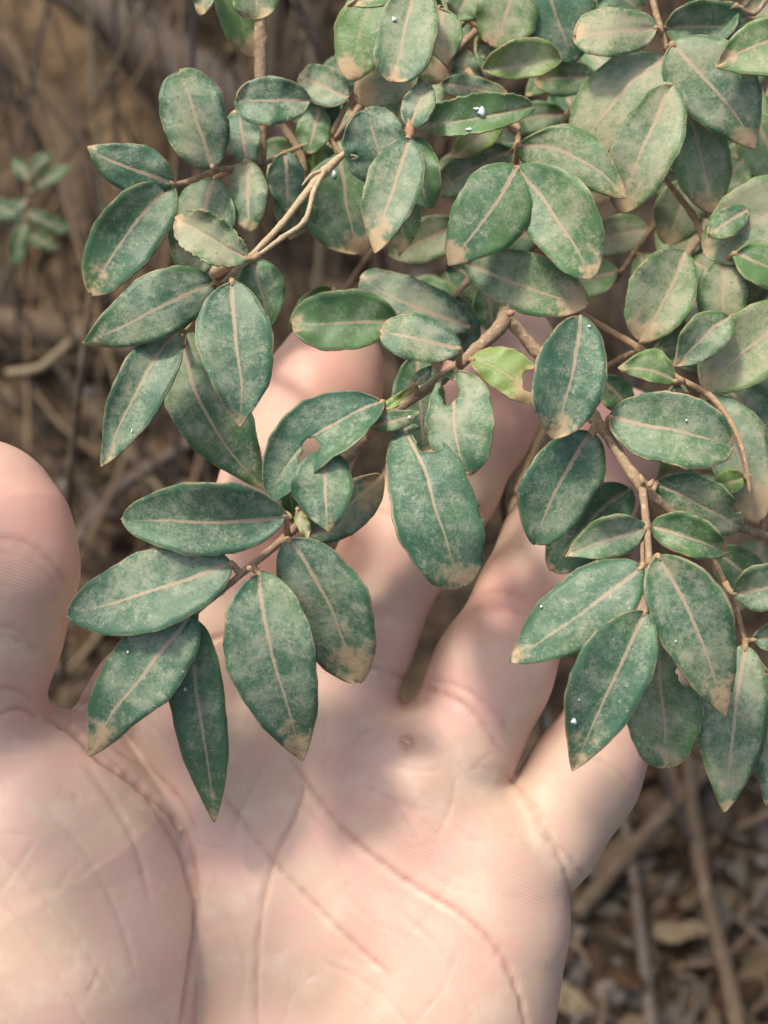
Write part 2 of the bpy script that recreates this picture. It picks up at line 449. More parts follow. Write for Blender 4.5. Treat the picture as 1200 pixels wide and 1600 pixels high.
def surface_nets(h, lo, hi):
    B = 5
    nb = np.ceil((hi - lo) / (h * B)).astype(int)
    bc = [lo[i] + (np.arange(nb[i]) + .5) * B * h for i in range(3)]
    G = np.stack(np.meshgrid(*bc, indexing='ij'), -1).reshape(-1, 3)
    dc = sdf(G)
    lim = B * h * .87 * 1.25 + 1.0
    V = np.repeat(np.repeat(np.repeat(dc.reshape(nb), B, 0), B, 1), B, 2).astype(np.float32)
    sel = np.where(np.abs(dc) < lim)[0]
    ii = np.stack(np.unravel_index(sel, nb), -1) * B
    offs = np.stack(np.meshgrid(*[np.arange(B)] * 3, indexing='ij'), -1).reshape(-1, 3)
    for s in range(0, len(sel), 6000):
        c = (ii[s:s + 6000, None] + offs[None]).reshape(-1, 3)
        V[c[:, 0], c[:, 1], c[:, 2]] = sdf(lo + (c + .5) * h)
    S = V < 0
    n = np.array(V.shape) - 1
    cnt = np.zeros(n, np.uint8)
    for c in offs8: cnt += S[c[0]:c[0] + n[0], c[1]:c[1] + n[1], c[2]:c[2] + n[2]]
    act = np.argwhere((cnt > 0) & (cnt < 8))
    cid = -np.ones(n, np.int32); cid[act[:, 0], act[:, 1], act[:, 2]] = np.arange(len(act))
    acc = np.zeros((len(act), 3)); num = np.zeros(len(act))
    for a in range(8):
        for ax in range(3):
            ca = offs8[a]
            if ca[ax]: continue
            cb = ca.copy(); cb[ax] = 1
            va = V[act[:, 0] + ca[0], act[:, 1] + ca[1], act[:, 2] + ca[2]]
            vb = V[act[:, 0] + cb[0], act[:, 1] + cb[1], act[:, 2] + cb[2]]
            cr = (va < 0) != (vb < 0)
            t = np.where(cr, va / np.where(cr, va - vb, 1), 0)
            q = ca + t[:, None] * (cb - ca)
            acc += np.where(cr[:, None], q, 0); num += cr
    verts = lo + (act + acc / num[:, None] + .5) * h
    Q = []
    for ax in range(3):
        sl_a = [slice(1, n[i]) for i in range(3)]; sl_b = list(sl_a)
        sl_a[ax] = slice(0, n[ax]); sl_b[ax] = slice(1, n[ax] + 1)
        sa = S[tuple(sl_a)]; sb = S[tuple(sl_b)]
        e = np.argwhere(sa != sb); flip = sa[e[:, 0], e[:, 1], e[:, 2]]
        for i in range(3):
            if i != ax: e[:, i] += 1
        o1, o2 = [i for i in range(3) if i != ax]
        def g(d1, d2):
            c = e.copy(); c[:, o1] -= d1; c[:, o2] -= d2
            return cid[c[:, 0], c[:, 1], c[:, 2]]
        q = np.stack((g(1, 1), g(0, 1), g(0, 0), g(1, 0)), -1)
        if ax == 1: flip = ~flip
        q = np.where(flip[:, None], q, q[:, ::-1]); Q.append(q)
    Q = np.vstack(Q); Q = Q[(Q >= 0).all(1)]
    return verts, Q
offs8 = [np.array((a, b, c)) for a in (0, 1) for b in (0, 1) for c in (0, 1)]

HV, HF = surface_nets(.56, np.array((-92., -205., -76.)), np.array((62., 46., 12.)))
def grad(p, h=.3):
    g = np.stack([sdf(p + np.eye(3)[i] * h) - sdf(p - np.eye(3)[i] * h) for i in range(3)], -1)
    return g / (np.linalg.norm(g, axis=1)[:, None] + 1e-9)
HN = grad(HV)
HV = HV - sdf(HV)[:, None] * HN * .9
def topx(p):
    s = 10 * D / (D - p[:, 2]); return np.stack((600 + p[:, 0] * s, 800 - p[:, 1] * s), -1)
PX = topx(HV)
crease = np.zeros(len(HV)); disp = np.zeros(len(HV)); flush = np.zeros(len(HV))
front = np.clip(HN[:, 2] * 2.5 + .2, 0, 1)
def polyd(pts, PX):
    pts = catmull(np.array(pts, float), 6); best = np.full(len(PX), 1e9); tt = np.zeros(len(PX)); L = len(pts) - 1
    for i in range(L):
        a, b = pts[i], pts[i + 1]; ab = b - a; t = np.clip(((PX - a) @ ab) / (ab @ ab + 1e-9), 0, 1)
        d = np.linalg.norm(PX - a - t[:, None] * ab, axis=1); m_ = d < best
        best[m_] = d[m_]; tt[m_] = (i + t[m_]) / L
    return best, np.clip(np.sin(np.pi * tt) * 3 + .15, 0, 1)
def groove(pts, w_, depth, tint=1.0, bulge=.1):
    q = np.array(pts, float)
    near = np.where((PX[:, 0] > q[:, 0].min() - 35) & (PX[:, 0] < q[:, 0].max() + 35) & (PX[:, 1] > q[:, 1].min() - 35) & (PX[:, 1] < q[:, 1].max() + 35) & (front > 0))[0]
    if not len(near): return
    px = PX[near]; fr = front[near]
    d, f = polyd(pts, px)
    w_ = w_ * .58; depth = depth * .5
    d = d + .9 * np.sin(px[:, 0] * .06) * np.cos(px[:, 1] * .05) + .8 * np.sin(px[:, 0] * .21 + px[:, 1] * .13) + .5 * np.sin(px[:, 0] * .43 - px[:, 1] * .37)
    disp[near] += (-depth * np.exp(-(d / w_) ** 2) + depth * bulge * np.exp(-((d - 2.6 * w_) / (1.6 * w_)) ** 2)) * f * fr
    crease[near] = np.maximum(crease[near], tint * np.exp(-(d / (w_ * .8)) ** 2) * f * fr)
for a in [
    ([(440, 1165), (500, 1255), (560, 1320), (640, 1380), (720, 1430), (780, 1490), (812, 1560), (825, 1620)], 8, .95, .8),
    ([(335, 1225), (385, 1290), (430, 1348), (500, 1422), (570, 1490), (610, 1525)], 7, .8, .75),
    ([(478, 1210), (462, 1275), (428, 1345), (410, 1420), (402, 1500), (400, 1640)], 7, .75, .75),
    ([(600, 1045), (650, 1068), (705, 1090), (750, 1125), (790, 1185)], 7, .8, .6),
    ([(665, 1060), (720, 1075), (770, 1110), (800, 1150)], 6, .6, .4),
    ([(788, 1205), (830, 1255), (860, 1310), (885, 1370), (897, 1420)], 7, .8, .6),
    ([(840, 1300), (880, 1330), (915, 1370)], 6, .5, .4),
    ([(930, 1185), (965, 1205), (992, 1235)], 6, .6, .3),
    ([(735, 938), (775, 925), (820, 938), (862, 970)], 8, .7, .35),
    ([(728, 955), (775, 945), (830, 962)], 6, .5, .35),
    ([(570, 795), (620, 800), (690, 840)], 8, .9, .5),
    ([(300, 1010), (380, 990), (440, 1020)], 8, .8, .5),
    ([(455, 1000), (530, 1030), (600, 1050)], 8, .8, .5),
    ([(-10, 838), (40, 848), (75, 872), (108, 925)], 9, .4, .4),
    ([(-10, 862), (40, 872), (90, 915)], 6, .2, .2),
    ([(-10, 975), (35, 990), (62, 1030)], 8, .4, .3),
    ([(-5, 1118), (30, 1108), (62, 1122)], 8, .9, .5),
    ([(-5, 1075), (30, 1080), (50, 1095)], 7, .7, .4),
    ([(70, 1118), (110, 1098), (150, 1098), (190, 1110)], 8, 1.0, .8),
    ([(90, 1138), (130, 1120), (180, 1135)], 6, .6, .5),
    ([(150, 1165), (205, 1215), (250, 1275), (285, 1340), (300, 1400)], 8, .7, .5),
    ([(165, 1160), (235, 1205), (285, 1255), (312, 1310)], 6, .6, .5),
    ([(130, 1190), (180, 1260), (215, 1330), (235, 1410)], 9, .45, .25),
    ([(-10, 1320), (60, 1400), (120, 1470), (180, 1560)], 7, .4, .2),
    ([(-10, 1395), (50, 1470), (110, 1560), (140, 1620)], 6, .35, .15),
    ([(60, 1250), (130, 1330), (180, 1420), (215, 1530)], 7, .35, .15),
    ([(500, 1500), (580, 1540), (650, 1610)], 6, .3, .3),
    ([(620, 1420), (700, 1500), (740, 1600)], 6, .3, .2),
    ([(560, 1225), (620, 1255), (700, 1275)], 6, .25, .15),
    ([(62, 1114), (110, 1140), (160, 1188), (228, 1236), (280, 1290), (303, 1360), (306, 1450), (292, 1550), (280, 1620)], 9, 1.5, .8),
    ([(350, 1420), (380, 1500), (370, 1600)], 6, .25, .2),
    ([(520, 1330), (560, 1420), (640, 1470)], 5, .25, .2),
    ([(420, 1180), (380, 1260), (360, 1320)], 5, .25, .25),
]: groove(*a)
rg = random.Random(11)
for i in range(64):          # fine crossing wrinkles of the palm
    cx, cy = rg.uniform(20, 820), rg.uniform(1130, 1600)
    a = rg.choice((rg.gauss(.9, .25), rg.gauss(2.2, .3), rg.gauss(.2, .3))); l = rg.uniform(20, 65); k = rg.uniform(-10, 10)
    ca, sa = math.cos(a), math.sin(a)
    groove([(cx - l * ca, cy - l * sa), (cx - k * sa, cy + k * ca), (cx + l * ca, cy + l * sa)], rg.uniform(3.5, 5.5), rg.uniform(.12, .3), rg.uniform(.05, .28))
for (cx, cy, dx, dy) in ((30, 860, 40, 14), (30, 1000, 34, 14), (25, 1100, 30, 6), (690, 1075, 60, 40), (800, 940, 46, 8), (620, 800, 40, 20), (850, 1300, 20, 50), (120, 1108, 40, -8)):
    for j in range(5):
        ox, oy = rg.uniform(-14, 14), rg.uniform(-16, 16); f = rg.uniform(.5, 1)
        groove([(cx + ox - dx * f, cy + oy - dy * f), (cx + ox, cy + oy + rg.uniform(-4, 4)), (cx + ox + dx * f, cy + oy + dy * f)], 4, rg.uniform(.08, .2), rg.uniform(.08, .3))
def blob(cx, cy, r): return np.exp(-(((PX[:, 0] - cx) ** 2 + (PX[:, 1] - cy) ** 2) / r ** 2)) * front
for cx, cy, r, q in ((505, 600, 90, .8), (790, 930, 60, .8), (560, 850, 70, .6), (620, 1480, 110, .6), (45, 800, 110, .7), (430, 860, 60, .9), (680, 1340, 120, .35),
                     (930, 700, 90, .8), (760, 640, 100, .7), (560, 1250, 60, .3), (740, 1470, 80, .5), (960, 1150, 60, .4), (720, 1100, 60, .3)):
    flush = np.maximum(flush, q * blob(cx, cy, r))
scab = np.exp(-((np.hypot((PX[:, 0] - 636), (PX[:, 1] - 1161) * 1.1) / 15) ** 4)) * front
disp += .12 * scab
HV = HV + HN * disp[:, None]
ridge = np.zeros(len(HV))
for cx, cy, r in ((640, 1200, 110), (800, 1390, 90), (560, 1150, 60), (700, 1300, 80), (20, 900, 60), (560, 900, 60), (740, 1000, 60)):
    ridge = np.maximum(ridge, blob(cx, cy, r))
wv = HV.copy(); wv[:, 2] -= D
wv = (wv / 1000) @ CR.T + CT
hand = ob("hand", wv, HF.tolist(), M_skin, None, H(480, 1800, -40),
          {"crease": crease, "flush": flush, "scab": scab, "ridge": ridge})
tag(hand, "open palm of a hand reaching in under the dusty leaves, thumb at the left", "hand")

# ------------------------------------------------------------------ branches of the shrub
def bthing(px, py, z, label, name="leafy_branch"):
    return thing(name, H(px, py, z), label, "branch", "dusty leafy branches of the shrub")

# --- A: the forked branch lying on the fingers
A = bthing(785, 440, -22, "forked dusty branch lying across the fingers, its lowest leaves hanging over the palm")
s1, p1 = stem(A, [(778, 425, -24, 18), (790, 495, -20, 24), (745, 545, -16, 19), (690, 592, -14, 17), (600, 655, -12, 16), (548, 712, -10, 15), (500, 775, -6, 14), (458, 828, -3, 13), (385, 890, 0, 11), (345, 925, 1, 9), (305, 958, 1, 8)], seed=2)
s2, p2 = stem(A, [(792, 495, -20, 20), (835, 545, -20, 19), (885, 600, -18, 17), (928, 652, -14, 19), (965, 705, -10, 16), (1003, 760, -6, 20), (1050, 802, -8, 13), (1095, 850, -10, 11), (1120, 885, -12, 9), (1150, 950, -14, 8), (1168, 1008, -14, 7), (1200, 1050, -14, 6)], seed=3)
s3, p3 = stem(A, [(1004, 764, -5, 13), (1010, 820, 0, 12), (1014, 870, 3, 10), (1017, 960, 5, 9)], seed=4)
s4, p4 = stem(A, [(1008, 800, -2, 8), (1004, 845, 1, 7), (1004, 884, 3, 7)], seed=5)
s5, p5 = stem(A, [(1045, 795, -12, 13), (1120, 812, -20, 13), (1210, 842, -26, 14)], seed=6)
SA = np.vstack((p1, p2, p3, p4))
leaves(A, SA, [
    (446, 806, 190, 812, 62, 54, 3, 2, -6, 'b', .62, .05, .15, .3),
    (362, 880, 106, 962, 62, 62, 2, -1, -4, 'b', .50, .05, .1, .3),
    (300, 957, 140, 1180, 62, 54, 2, -6, 6, 'p', .55, .05, .55, .3, {'arch': 3}),
    (305, 970, 336, 1283, 45, 43, 0, -12, 6, 'p', .42, .12, .3, .3),
    (405, 895, 474, 1188, 76, 68, 1, -8, 8, 'p', .50, .08, .55, .3, {'arch': 3}),
    (450, 842, 562, 1066, 66, 62, 0, -9, -12, 'b', .50, .12, .62, .3),
    (598, 628, 420, 786, 58, 46, -5, -2, 30, 'b', .40, .0, .1, .3, {'notch': ((486, 700, 13, 1.2), (480, 720, 12, 1.3)), 'label': "dark teal leaf with a bite out of its lower edge"}),
    (508, 704, 513, 832, 52, 44, -1, 2, 2, 'p', .55, .1, .4, .3),
    (478, 838, 596, 742, 42, 34, -14, -17, 4, 'b', .95, .3, .9, .2, {'label': "leaf caked in brown dirt on the upturned side"}),
    (462, 815, 448, 752, 18, 18, -6, -6, 0, 'b', .1, .45, .0, .2),
    (466, 795, 482, 846, 11, 11, -1, 0, 0, 'p', .9, .9, .6, .2, {'name': "leaf"}),
    (631, 666, 720, 916, 68, 66, -7, 0, -4, 'o', .50, .12, .5, .5, {'notch': ((672, 684, 24, 1.0), (754, 800, 7, 1.2)), 'arch': 4, 'label': "broad leaf with a bite at its base and a worn tip"}),
    (712, 578, 732, 741, 46, 64, -9, -4, 12, 'b', .60, .2, .35, .4, {'notch': ((702, 612, 15, 1.35),), 'label': "leaf with a hole eaten beside its midrib"}),
    (718, 546, 595, 521, 38, 34, -8, -6, 2, 'o', .72, .2, .35, .3),
    (737, 562, 836, 622, 28, 40, -14, -12, -8, 'o', .40, .90, .95, 1.0, {'notch': ((836, 596, 20, 1.0), (838, 630, 5, 1)), 'label': "yellow-green leaf with a round bite near its tip"}),
    (584, 668, 656, 645, 15, 17, -6, -3, 0, 'p', .9, .5, .1, .1),
    (648, 600, 676, 574, 9, 12, -10, -8, 0, 'p', .8, .4, .1, .1),
    (598, 640, 652, 598, 9, 9, -12, -14, 3, 'p', .1, 1.0, .7, .3),
    (650, 556, 662, 705, 44, 40, -26, -28, 0, 'o', .45, .3, .2, .2),
    (905, 494, 866, 686, 58, 56, -8, -3, -6, 'b', .55, .12, .62, .5),
    (922, 674, 836, 850, 56, 62, -12, -9, 8, 'b', .40, .1, .2, .3),
    (984, 762, 862, 892, 52, 50, -18, -22, 10, 'b', .42, .15, .3, .3),
    (1010, 824, 884, 869, 38, 30, 1, 2, 2, 's', .70, .35, .3, .3),
    (1016, 822, 1136, 862, 30, 38, -2, -1, -2, 'b', .65, .45, .5, .5),
    (1026, 754, 1160, 822, 40, 44, -8, -11, 0, 'b', .62, .15, .3, .3, {'notch': ((1150, 792, 9, 1.0),)}),
    (1003, 886, 797, 1036, 60, 56, 5, 4, -3, 'p', .50, .1, .3, .3),
    (1008, 955, 896, 1204, 66, 56, 7, 5, 2, 'p', .50, .05, .5, .3),
    (1028, 868, 1132, 1118, 62, 62, 6, 3, -12, 'p', .60, .1, .65, .4),
    (1028, 966, 1040, 1198, 62, 60, -4, -6, 0, 'o', .58, .35, .15, .9, {'notch': ((1076, 1050, 18, 1.1),), 'label': "rounded leaf with a bite in its right margin"}),
    (1165, 1010, 1132, 1268, 58, 54, -10, -8, 4, 'p', .75, .25, .35, .4),
    (1205, 1055, 1198, 1258, 30, 30, -14, -14, 0, 'p', .6, .1, .2, .3),
    (1146, 928, 1262, 905, 36, 40, -9, -9, 0, 'p', .6, .2, .2, .4),
    (1178, 1000, 1260, 985, 26, 24, -12, -12, 0, 'p', .6, .2, .2, .4),
    (952, 652, 1144, 700, 56, 60, -10, -6, -4, 'o', .48, .22, .25, .9),
])
# buds and node scars on the forked branch
def bud(parent, px, py, z, ax, ay, r, m=M_bud):
    P = np.array([[*H(px + ax * t, py + ay * t, z)] for t in np.linspace(0, 1, 7)])
    rr = r / 10000 * np.array([.5, .85, 1, .95, .75, .45, .08])
    V, F = tube(P, rr, 8, .06, px)
    return ob("bud", V, F, m, parent, P[0])
for q in ((598, 642, -10, -16, -6, 6), (594, 650, -10, -14, 5, 5), (928, 660, -10, -2, 26, 6), (1005, 756, -4, -5, -16, 5), (1013, 762, -4, 8, -14, 5), (1017, 960, 6, 2, 16, 6),
          (304, 958, 2, -10, -5, 5), (792, 492, -17, 14, -6, 6), (455, 812, 0, -8, -14, 5), (386, 885, 3, 10, 8, 5)):
    bud(A, *q, m=M_pet)

# --- B: twig with the big leaves at left
Bt = bthing(640, 200, -16, "pale thin twig with big dusty leaves left of the thumb-side fingertip")
b1, q1 = stem(Bt, [(640, 205, -14, 9), (590, 218, -18, 9), (545, 236, -18, 9), (508, 268, -16, 15), (470, 312, -14, 11), (440, 350, -12, 10), (388, 405, -9, 10), (340, 452, -9, 8), (292, 515, -11, 7), (285, 540, -14, 6)], m=M_palestem, seed=8)
b2, q2 = stem(Bt, [(508, 266, -15, 8), (490, 300, -13, 8), (476, 345, -10, 8), (440, 372, -8, 8), (405, 398, -7, 6)], m=M_palestem, seed=9)
b3, q3 = stem(Bt, [(510, 266, -15, 7), (488, 272, -15, 5), (472, 290, -15, 3)], m=M_palestem, nodes=False, seed=9)
b4, q4 = stem(Bt, [(385, 402, -16, 14), (360, 412, -22, 18), (325, 430, -32, 20), (296, 440, -42, 18)], m=M_palestem, seed=10)
SB = np.vstack((q1, q2))
bud(Bt, 641, 218, -9, -2, -32, 8)
leaves(Bt, SB, [
    (335, 442, 131, 536, 56, 46, -6, -3, 0, 'p', .62, .12, .25, .4),
    (363, 440, 376, 667, 62, 58, -3, 0, -2, 'p', .75, .1, .45, .5),
    (394, 408, 424, 510, 38, 40, -10, -12, 0, 'p', .45, .4, .1, .3),
    (276, 513, 160, 729, 40, 46, -9, -6, 8, 'p', .70, .1, .35, .3, {'arch': 3}),
    (288, 522, 412, 764, 52, 66, -18, -20, 26, 'p', .60, .35, .2, .3),
    (386, 404, 275, 342, 36, 40, -6, -5, 0, 'o', .85, .45, .4, .4, {'ragged': .07}),
    (638, 216, 588, 396, 46, 44, -8, -4, 2, 'p', .70, .18, .7, .6),
    (644, 214, 672, 324, 38, 34, -14, -15, 4, 'b', .55, .45, .3, .7),
    (608, 292, 570, 171, 50, 52, -17, -14, 0, 'o', .82, .0, .1, .1, {'notch': ((553, 243, 5, .8),)}),
    (640, 200, 668, 128, 26, 26, -12, -14, 0, 'b', .7, .25, .3, .3),
    (636, 290, 622, 400, 22, 30, -24, -26, 0, 's', .7, .6, .8, .8, {'ragged': .1}),
])

# --- C: twig at upper left
Ct = bthing(408, -20, -36, "upright brown stem at upper left with small rounded dusty leaves")
c1, r1 = stem(Ct, [(404, -40, -34, 20), (407, 60, -34, 20), (408, 160, -34, 19), (408, 260, -34, 17), (410, 330, -36, 13), (425, 370, -38, 10)], seed=11)
c2, r2 = stem(Ct, [(410, 252, -32, 9), (370, 262, -28, 9), (338, 266, -25, 10), (305, 280, -24, 9), (268, 290, -23, 8)], seed=12)
c3, r3 = stem(Ct, [(408, 258, -33, 8), (445, 240, -34, 8), (480, 225, -34, 7), (515, 215, -34, 6)], seed=13)
c4, r4 = stem(Ct, [(435, 190, -40, 14), (470, 240, -38, 13), (480, 300, -38, 11)], seed=14)
SC_ = np.vstack((r1, r2, r3))
leaves(Ct, SC_, [
    (270, 288, 141, 460, 54, 52, -23, -24, 10, 'b', .45, .18, .5, .3),
    (270, 286, 137, 231, 40, 38, -22, -20, -4, 'p', .75, .1, .2, .3),
    (332, 262, 280, 111, 50, 54, -22, -19, 0, 'o', .72, .2, .2, .3),
    (484, 158, 368, 157, 38, 39, -24, -22, 0, 'o', .72, .25, .3, .3),
    (386, 258, 374, 172, 28, 26, -30, -30, 0, 'o', .6, .2, .2, .3),
    (384, 252, 392, 361, 32, 30, -28, -26, 0, 'b', .62, .22, .5, .3),
    (336, 278, 292, 432, 50, 52, -30, -30, 0, 'b', .65, .15, .3, .3),
    (445, 238, 452, 330, 30, 28, -32, -32, 0, 'b', .6, .25, .2, .3),
    (545, 155, 468, 118, 34, 30, -30, -34, 0, 'o', .9, .1, .5, .3),
    (508, 215, 505, 128, 26, 40, -36, -36, 0, 'b', .4, .3, .2, .3),
    (500, 168, 482, 240, 28, 26, -34, -34, 0, 'b', .45, .45, .2, .3),
    (495, 200, 482, 285, 14, 12, -38, -40, 0, 'p', .1, .8, .1, .3),
    (533, 240, 560, 398, 74, 66, -34, -38, 4, 'b', .40, .35, .6, .6),
    (465, 300, 455, 374, 34, 34, -36, -38, 0, 'p', .6, .35, .6, .5),
    (480, 220, 520, 330, 40, 40, -44, -46, 0, 'b', .3, .4, .3, .3),
])

# --- T: top centre
Tt = bthing(700, -30, -30, "dusty shoots at the top edge, centre, with one bright green upright leaf")
t1, u1 = stem(Tt, [(690, -40, -30, 12), (668, 0, -28, 10), (650, 20, -26, 8)], seed=15)
t2, u2 = stem(Tt, [(730, 30, -36, 10), (760, 48, -36, 12), (800, 72, -36, 11), (822, 90, -38, 8)], seed=16, m=M_pet)
t3, u3 = stem(Tt, [(740, 20, -40, 8), (700, 60, -38, 7), (640, 85, -36, 8), (560, 110, -38, 8), (530, 135, -38, 7)], seed=17, m=M_pet)
t4, u4 = stem(Tt, [(730, 110, -38, 10), (780, 170, -34, 9), (808, 200, -30, 10), (805, 262, -26, 8)], seed=18, m=M_pet)
ST = np.vstack((u1, u2, u3, u4))
leaves(Tt, ST, [
    (655, -30, 614, 128, 46, 52, -16, -12, 2, 'o', .75, .2, .3, .4),
    (688, 12, 698, 102, 34, 32, -22, -20, 0, 's', .85, .4, .6, .4),
    (592, -28, 545, 126, 40, 46, -26, -26, 4, 'b', .35, .5, .6, .3),
    (650, -18, 542, 8, 18, 16, -18, -18, 0, 'p', .8, .4, .6, .3),
    (395, -70, 402, 31, 40, 38, -24, -24, 0, 'o', .75, .4, .4, .3),
    (352, -50, 396, 90, 34, 30, -32, -36, 0, 'b', .25, .5, .6, .3),
    (325, -50, 316, 24, 18, 18, -28, -28, 0, 'b', .6, .4, .4, .3),
    (652, 112, 556, 152, 34, 34, -32, -34, 0, 'o', .95, .5, .9, .5),
    (834, 166, 644, 196, 40, 26, -18, -15, -5, 'b', .55, .45, .35, .3, {'ragged': .05, 'notch': ((842, 160, 12, 1.0),), 'label': "long green leaf with a torn right end and a pale dropping"}),
    (757, 108, 876, 92, 22, 42, -22, -22, 2, 'o', .70, .65, .2, .6),
    (784, 186, 704, 248, 26, 24, -26, -26, 0, 'p', .7, .75, .5, .6),
    (800, 236, 678, 302, 36, 32, -30, -30, 4, 'b', .70, .1, .2, .3),
    (806, 262, 700, 414, 58, 60, -16, -12, -6, 'p', .68, .18, .45, .5),
    (808, 262, 926, 434, 52, 66, -18, -13, -6, 'b', .62, .22, .3, .4),
    (810, 226, 979, 310, 46, 44, -20, -16, -22, 'p', .62, .35, .5, .6),
    (728, 412, 918, 478, 40, 56, -24, -18, 4, 'b', .72, .25, .55, .6),
    (802, -30, 768, 72, 48, 50, -34, -34, -6, 'b', .5, .5, .4, .3),
    (842, -40, 896, 96, 60, 62, -36, -38, 0, 'b', .35, .05, .1, .3),
    (590, 90, 700, 120, 24, 30, -36, -36, 0, 'b', .9, .5, .8, .3),
    (690, 130, 792, 150, 22, 22, -30, -30, 0, 'b', .8, .1, .2, .3),
    (905, 485, 842, 450, 20, 20, -30, -30, 0, 'b', .8, .5, .8, .3),
    (748, 66, 776, 92, 16, 18, -40, -40, 0, 'b', .7, .3, .3, .3),
    (740, -20, 712, 30, 30, 30, -36, -36, 0, 'b', .6, .4, .3, .3),
    (640, -20, 690, 20, 20, 20, -30, -32, 0, 'b', .6, .4, .3, .3),
])

# --- U: upper right branch
Ut = bthing(1015, -20, -26, "slender branch at upper right with large overlapping drooping leaves")
v1, w1 = stem(Ut, [(1010, -40, -24, 11), (1030, 40, -24, 10), (1048, 100, -24, 11), (1056, 150, -26, 9), (1040, 210, -32, 8), (1036, 270, -34, 9), (1082, 335, -32, 10), (1100, 375, -30, 9), (1124, 412, -28, 8)], seed=20, m=M_pet)
v2, w2 = stem(Ut, [(1215, -30, -30, 9), (1180, 20, -28, 8), (1150, 10, -26, 7), (1130, 20, -26, 6)], seed=21)
SU = np.vstack((w1, w2))
leaves(Ut, SU, [
    (1026, 44, 897, 58, 40, 38, -20, -19, 0, 'o', .88, .3, .3, .5),
    (1040, 92, 900, 246, 56, 62, -22, -25, 14, 'b', .98, .35, .15, .3),
    (1048, 132, 970, 332, 48, 56, -20, -22, 4, 'b', .80, .2, .45, .4),
    (1060, 146, 1114, 333, 48, 48, -27, -29, -6, 'b', .75, .5, .4, .4),
    (1050, 68, 1180, 232, 62, 72, -20, -20, -8, 'p', .58, .05, .45, .5),
    (1040, 44, 1176, 40, 48, 44, -26, -28, 0, 'b', .55, .1, .2, .3),
    (1150, 8, 1080, 74, 30, 30, -28, -28, 0, 'b', .4, .1, .2, .3),
    (1250, 50, 1119, 104, 40, 52, -14, -14, 6, 'p', .75, .5, .45, .5),
    (1262, 296, 1100, 398, 62, 58, -24, -24, 0, 'b', .92, .4, .2, .3),
    (1168, 328, 1106, 366, 22, 24, -22, -20, 0, 'b', .6, .25, .3, .3),
    (1130, 405, 1130, 530, 42, 40, -24, -24, 0, 'b', .72, .35, .2, .3),
    (1148, 396, 1250, 440, 34, 34, -20, -22, 0, 'b', .5, .45, .2, .3),
    (1195, 400, 1150, 480, 34, 34, -26, -28, 0, 'b', .6, .4, .2, .3),
    (1070, 392, 998, 534, 62, 44, -20, -18, -6, 'b', .85, .4, .5, .5, {'label': "olive leaf half covered in tan dirt, wedge-shaped"}),
    (1140, 494, 1054, 573, 34, 36, -14, -12, 4, 'p', .55, .05, .3, .3),
    (1246, 486, 1098, 608, 60, 56, -20, -18, 4, 'b', .90, .5, .2, .3),
    (1180, 180, 1230, 300, 50, 50, -44, -46, 0, 'b', .5, .5, .3, .3),
    (1085, 280, 1040, 380, 40, 40, -44, -48, 0, 'b', .7, .45, .5, .3),
    (1160, 250, 1100, 340, 40, 40, -42, -44, 0, 'b', .6, .5, .3, .3),
    (950, -30, 1000, 20, 50, 50, -32, -34, 0, 'b', .5, .15, .3, .3),
])

# --- V: right edge twig
Vt = bthing(905, 488, -20, "thin twig at the right edge above the little finger with a long drooping leaf")
x1, y1 = stem(Vt, [(902, 486, -24, 9), (945, 512, -24, 9), (1000, 545, -22, 12), (1050, 585, -18, 10), (1108, 618, -16, 10), (1142, 660, -14, 8), (1162, 710, -12, 7), (1172, 770, -12, 6)], seed=22, m=M_pet)
x2, y2 = stem(Vt, [(1000, 545, -22, 9), (970, 560, -26, 10), (945, 575, -30, 9)], seed=23)
SV = np.vstack((y1,))
leaves(Vt, SV, [
    (1056, 596, 966, 577, 36, 18, -12, -10, 8, 's', .6, .55, .2, .6),
    (1058, 600, 1062, 650, 20, 18, -20, -20, 0, 'b', .7, .4, .3, .3),
    (1112, 620, 1186, 816, 48, 52, -18, -18, -8, 'b', .82, .2, .7, .4),
    (1128, 600, 1215, 690, 40, 44, -26, -26, 0, 'b', .7, .3, .3, .3),
    (1175, 560, 1262, 620, 34, 34, -28, -28, 0, 'b', .7, .5, .3, .3),
    (1165, 745, 1110, 765, 22, 18, -16, -16, 0, 's', .4, .6, .1, .3),
    (940, 590, 985, 640, 26, 26, -30, -30, 0, 'b', .7, .1, .3, .3),
    (900, 560, 925, 640, 28, 30, -34, -34, 0, 'b', .1, .55, .1, .3),
    (1120, 860, 1190, 920, 36, 36, -30, -32, 0, 'b', .6, .35, .5, .3),
    (1160, 770, 1240, 760, 36, 36, -30, -32, 0, 'b', .6, .35, .5, .3),
])

# --- G: leaves just behind, over the fingertips
Gt = bthing(745, 420, -34, "shaded leaves behind the fork, one rounded leaf capping the index fingertip")
g1, h1_ = stem(Gt, [(770, 380, -40, 10), (730, 440, -36, 10), (700, 470, -32, 9), (650, 495, -30, 8), (615, 505, -28, 7)], seed=25)
leaves(Gt, h1_, [
    (622, 504, 456, 506, 54, 42, -26, -25, 0, 'o', .50, .35, .3, .3),
    (735, 512, 563, 436, 42, 38, -32, -30, -6, 'o', .80, .05, .2, .3),
    (692, 462, 728, 566, 44, 42, -34, -36, 0, 'b', .75, .1, .2, .3),
    (520, 450, 458, 530, 30, 34, -52, -55, 0, 'b', .6, .5, .2, .3),
    (760, 440, 770, 520, 26, 26, -44, -44, 0, 'b', .5, .5, .2, .3),
    (720, 350, 610, 400, 34, 34, -44, -46, 0, 'b', .6, .35, .3, .3),
    (700, 410, 790, 470, 34, 36, -46, -48, 0, 'b', .5, .4, .3, .3),
])

